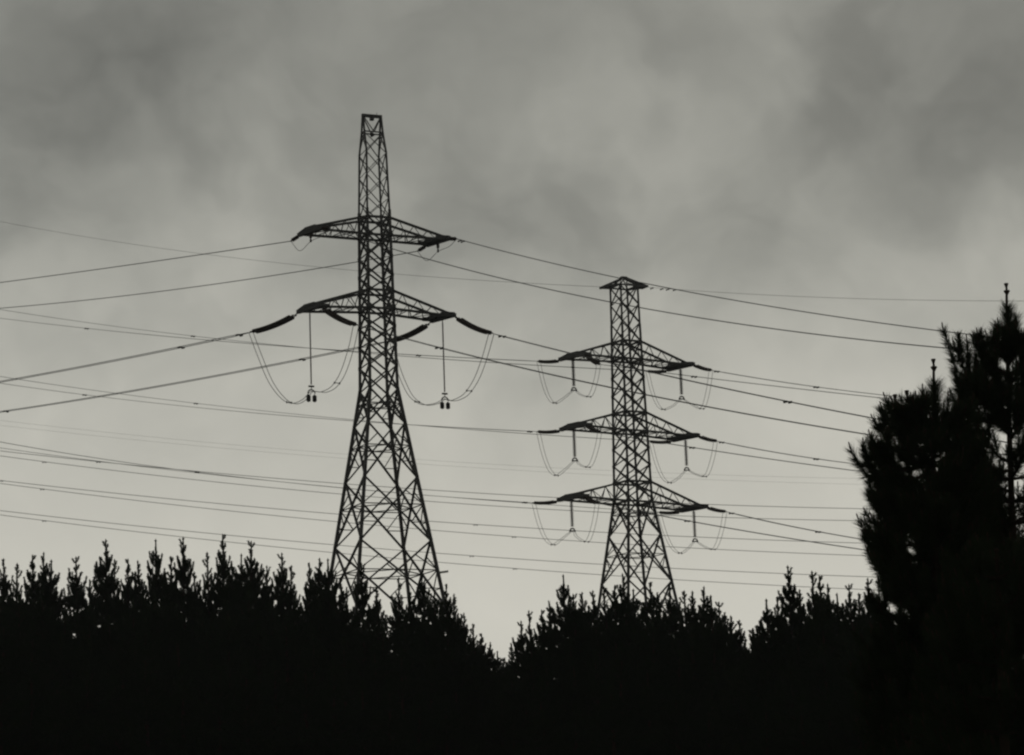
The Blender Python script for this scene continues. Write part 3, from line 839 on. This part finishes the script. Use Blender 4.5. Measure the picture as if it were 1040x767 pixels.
def near_pine(name_label, base_px, top_px, depth, boughs, leaders, rg, low=None, step=(.28, .42), dens=420, group=None):
    """boughs: list of photo polylines with a depth offset per bough; leaders: photo tips with length"""
    top = at(top_px[0], top_px[1], depth)
    bx = at(base_px, 640, depth).x
    gz = ground(bx, depth)
    O = Vector((bx, depth, gz))
    root = empty('pine_tree', O, 0, name_label, 'tree', group)
    leaf, wood = MB(), MB()
    zt = top.z - gz
    ttop = top - O
    def axis(t): return Vector((ttop.x * t ** 2, 0, 0)) + Vector((0, 0, zt * t))
    trk = MB()
    K = 24
    trk.tube([axis(-.03)] + [axis(k / K) for k in range(1, K)] + [axis(.985)], [.1] + [.085 * (1 - k / K) ** .9 + .014 for k in range(1, K)] + [.015], 10)
    for (tx, ty, dd, ln) in leaders:
        tp = at(tx, ty, depth + dd) - O
        leader(leaf, wood, tp, ln, rg, foot=axis((tp.z - ln) / zt) if abs(tp.x - ttop.x) < .05 or (tp - ttop).length < .6 and tp.z > ttop.z else None)
    for (pp, dd, sn_, sl) in boughs:
        pts = [at(x, y, depth + dd * i / (len(pp) - 1)) - O for i, (x, y) in enumerate(pp)]
        pts[0] = axis(max(.05, min(.97, pts[0].z / zt))); bough(leaf, wood, pts, rg, sn_, sl)
    for (z0, z1, Lmax) in (low or ()):
        z = z1; 
        while z > z0:
            nb = rg.choice((4, 5, 6)); a0 = rg.uniform(0, 6.28)
            for j in range(nb):
                a = a0 + 6.283 * j / nb + rg.uniform(-.3, .3)
                l = (Lmax[0] + (Lmax[1] - Lmax[0]) * smooth(z1, z0, z) if False else Lmax[0] + (Lmax[1] - Lmax[0]) * (z1 - z) / (z1 - z0)) * rg.uniform(.75, 1.1)
                h = Vector((math.cos(a), math.sin(a), 0)); o = axis(min(.97, z / zt))
                pts = [o, o + h * l * .5 + Vector((0, 0, l * .08)), o + h * l * .85 + Vector((0, 0, l * .2)), o + h * l + Vector((0, 0, l * .38))]
                bough(leaf, wood, pts, rg, int(4 + l * 8), .5 if z < 6 else .16 + .2 * l, dens=dens)
            z -= rg.uniform(*step)
    cr_ = leaf.build('crown', LEAF2, root)
    wood.build('branches', BARK, cr_, smooth=True)
    trk.build('trunk', BARK, root, smooth=True)
    return root

rg = random.Random(21)
# tall pine at the right edge
A_boughs = [
    ([(1025, 380), (1010, 374), (998, 360), (993, 341)], -.2, 12, .17),
    ([(1025, 382), (1040, 374), (1052, 360), (1056, 342)], .2, 12, .2),
    ([(1025, 374), (1027, 366), (1034, 352), (1037, 340)], -.3, 8, .2),
    ([(1025, 372), (1024, 362), (1019, 345), (1018, 334)], -.2, 6, .18), ([(1025, 372), (1026, 360), (1030, 345), (1030, 330)], .2, 6, .18),
    ([(1025, 424), (1000, 408), (982, 380), (969, 350)], -.3, 16, .42),
    ([(1025, 424), (1006, 416), (992, 404), (986, 390)], -.8, 14, .42),
    ([(1025, 420), (1012, 410), (1003, 400), (1003, 392)], .5, 12, .4),
    ([(1025, 432), (1000, 428), (984, 414), (975, 394)], .3, 12, .36),
    ([(1025, 418), (1036, 405), (1046, 385), (1050, 365)], -.3, 12, .4),
    ([(1025, 424), (1045, 416), (1065, 400), (1075, 370)], .2, 14, .45),
    ([(1025, 440), (1014, 432), (1007, 420), (1006, 408)], .3, 12, .26),
    ([(1025, 438), (1034, 430), (1040, 418), (1042, 405)], -.3, 12, .28),
    ([(1026, 448), (1030, 440), (1034, 425), (1033, 412)], -.5, 10, .26),
    ([(1026, 444), (1020, 434), (1018, 420), (1019, 404)], -.4, 10, .24),
    ([(1026, 462), (1036, 455), (1046, 446), (1050, 432)], -.2, 12, .34),
    ([(1026, 470), (1012, 462), (1002, 448), (998, 436)], .4, 6, .3),
    ([(1026, 468), (1040, 458), (1052, 445), (1060, 430)], .2, 10, .4),
    ([(1026, 478), (1006, 480), (990, 470), (978, 450)], -.4, 8, .34),
    ([(1026, 500), (1008, 494), (990, 482), (984, 460)], .4, 8, .36),
]
near_pine('tallest near pine, its crown cut off by the right edge of the photo', 1028, (1022, 290), 35, A_boughs,
          [(1022, 290, 0, 1.1)], rg, low=[(.9, 6.35, (.9, 2.0)), (7.25, 8.05, (.3, .5))], step=(.25, .36), dens=480, group='big near pines on the right')
# pine left of it with three leaders
Bb = [
    ([(940, 480), (915, 490), (892, 482), (877, 458)], -.3, 15, .38),
    ([(940, 470), (918, 478), (902, 470), (892, 450)], -.6, 13, .36),
    ([(942, 450), (925, 448), (908, 438), (897, 433)], .3, 11, .34),
    ([(944, 445), (930, 438), (918, 426), (910, 424)], -.2, 11, .32),
    ([(946, 440), (936, 430), (928, 420), (922, 422)], .2, 11, .3),
    ([(946, 435), (940, 425), (934, 416), (933, 420)], -.4, 9, .28),
    ([(946, 440), (955, 432), (960, 430), (964, 424)], .2, 11, .3),
    ([(946, 450), (962, 444), (974, 434), (980, 418)], -.3, 12, .34),
    ([(946, 470), (966, 466), (984, 456), (988, 440)], .2, 12, .36),
    ([(946, 480), (965, 484), (985, 478), (1000, 462)], -.5, 12, .36),
    ([(940, 520), (915, 524), (900, 518), (892, 502)], -.2, 14, .36),
    ([(940, 530), (920, 536), (905, 532), (897, 516)], .4, 13, .36),
    ([(940, 565), (918, 570), (904, 562), (897, 546)], -.3, 13, .36),
    ([(940, 600), (918, 604), (904, 594), (897, 578)], .2, 12, .34),
    ([(940, 545), (925, 540), (908, 535), (898, 552)], .2, 9, .3),
    ([(944, 500), (930, 505), (910, 505), (900, 485)], .5, 14, .4),
]
near_pine('near pine with three candle-tipped leaders, just left of the tallest pine', 945, (948, 405), 33.5, Bb,
          [(948, 367, 0, .95), (921, 399, -.1, .5), (909, 403, .05, .5)], rg, low=[(.8, 5.3, (.66, 1.0)), (5.3, 6.75, (.36, .66))], step=(.19, .27), dens=560, group='big near pines on the right')
near_pine('lower pine filling the dark corner under the two big near pines', 990, (990, 505), 38, [], [(990, 505, 0, .6)], rg, low=[(.7, 6.6, (.3, 1.9))], group='big near pines on the right')
near_pine('shaggy dark pine in the bottom right corner, in front of the others', 1010, (1012, 560), 30, [], [(1012, 560, 0, .5)], rg, low=[(.5, 4.6, (.3, 1.8))], group='big near pines on the right')

# ------------------------------------------------------------------ thin haze volume, added to lift the blacks of trees and steel
hz_ = bpy.data.materials.new('black_lift_haze'); hz_.use_nodes = True
t = hz_.node_tree; t.nodes.clear()
pv = t.nodes.new('ShaderNodeVolumePrincipled'); pv.inputs['Density'].default_value = HAZE; pv.inputs['Color'].default_value = (.9, .94, 1, 1); pv.inputs['Anisotropy'].default_value = .3
mo = t.nodes.new('ShaderNodeOutputMaterial'); t.links.new(pv.outputs[0], mo.inputs['Volume'])
hb = MB()
X0, X1, Y0, Y1, Z0, Z1 = -2650, 2650, -2650, 2950, -3, 96
hb.v = [(x, y, z) for z in (Z0, Z1) for y in (Y0, Y1) for x in (X0, X1)]
hb.f = [(0, 2, 3, 1), (4, 5, 7, 6), (0, 1, 5, 4), (2, 6, 7, 3), (0, 4, 6, 2), (1, 3, 7, 5)]
ho = hb.build('haze', hz_); ho['kind'] = 'stuff'
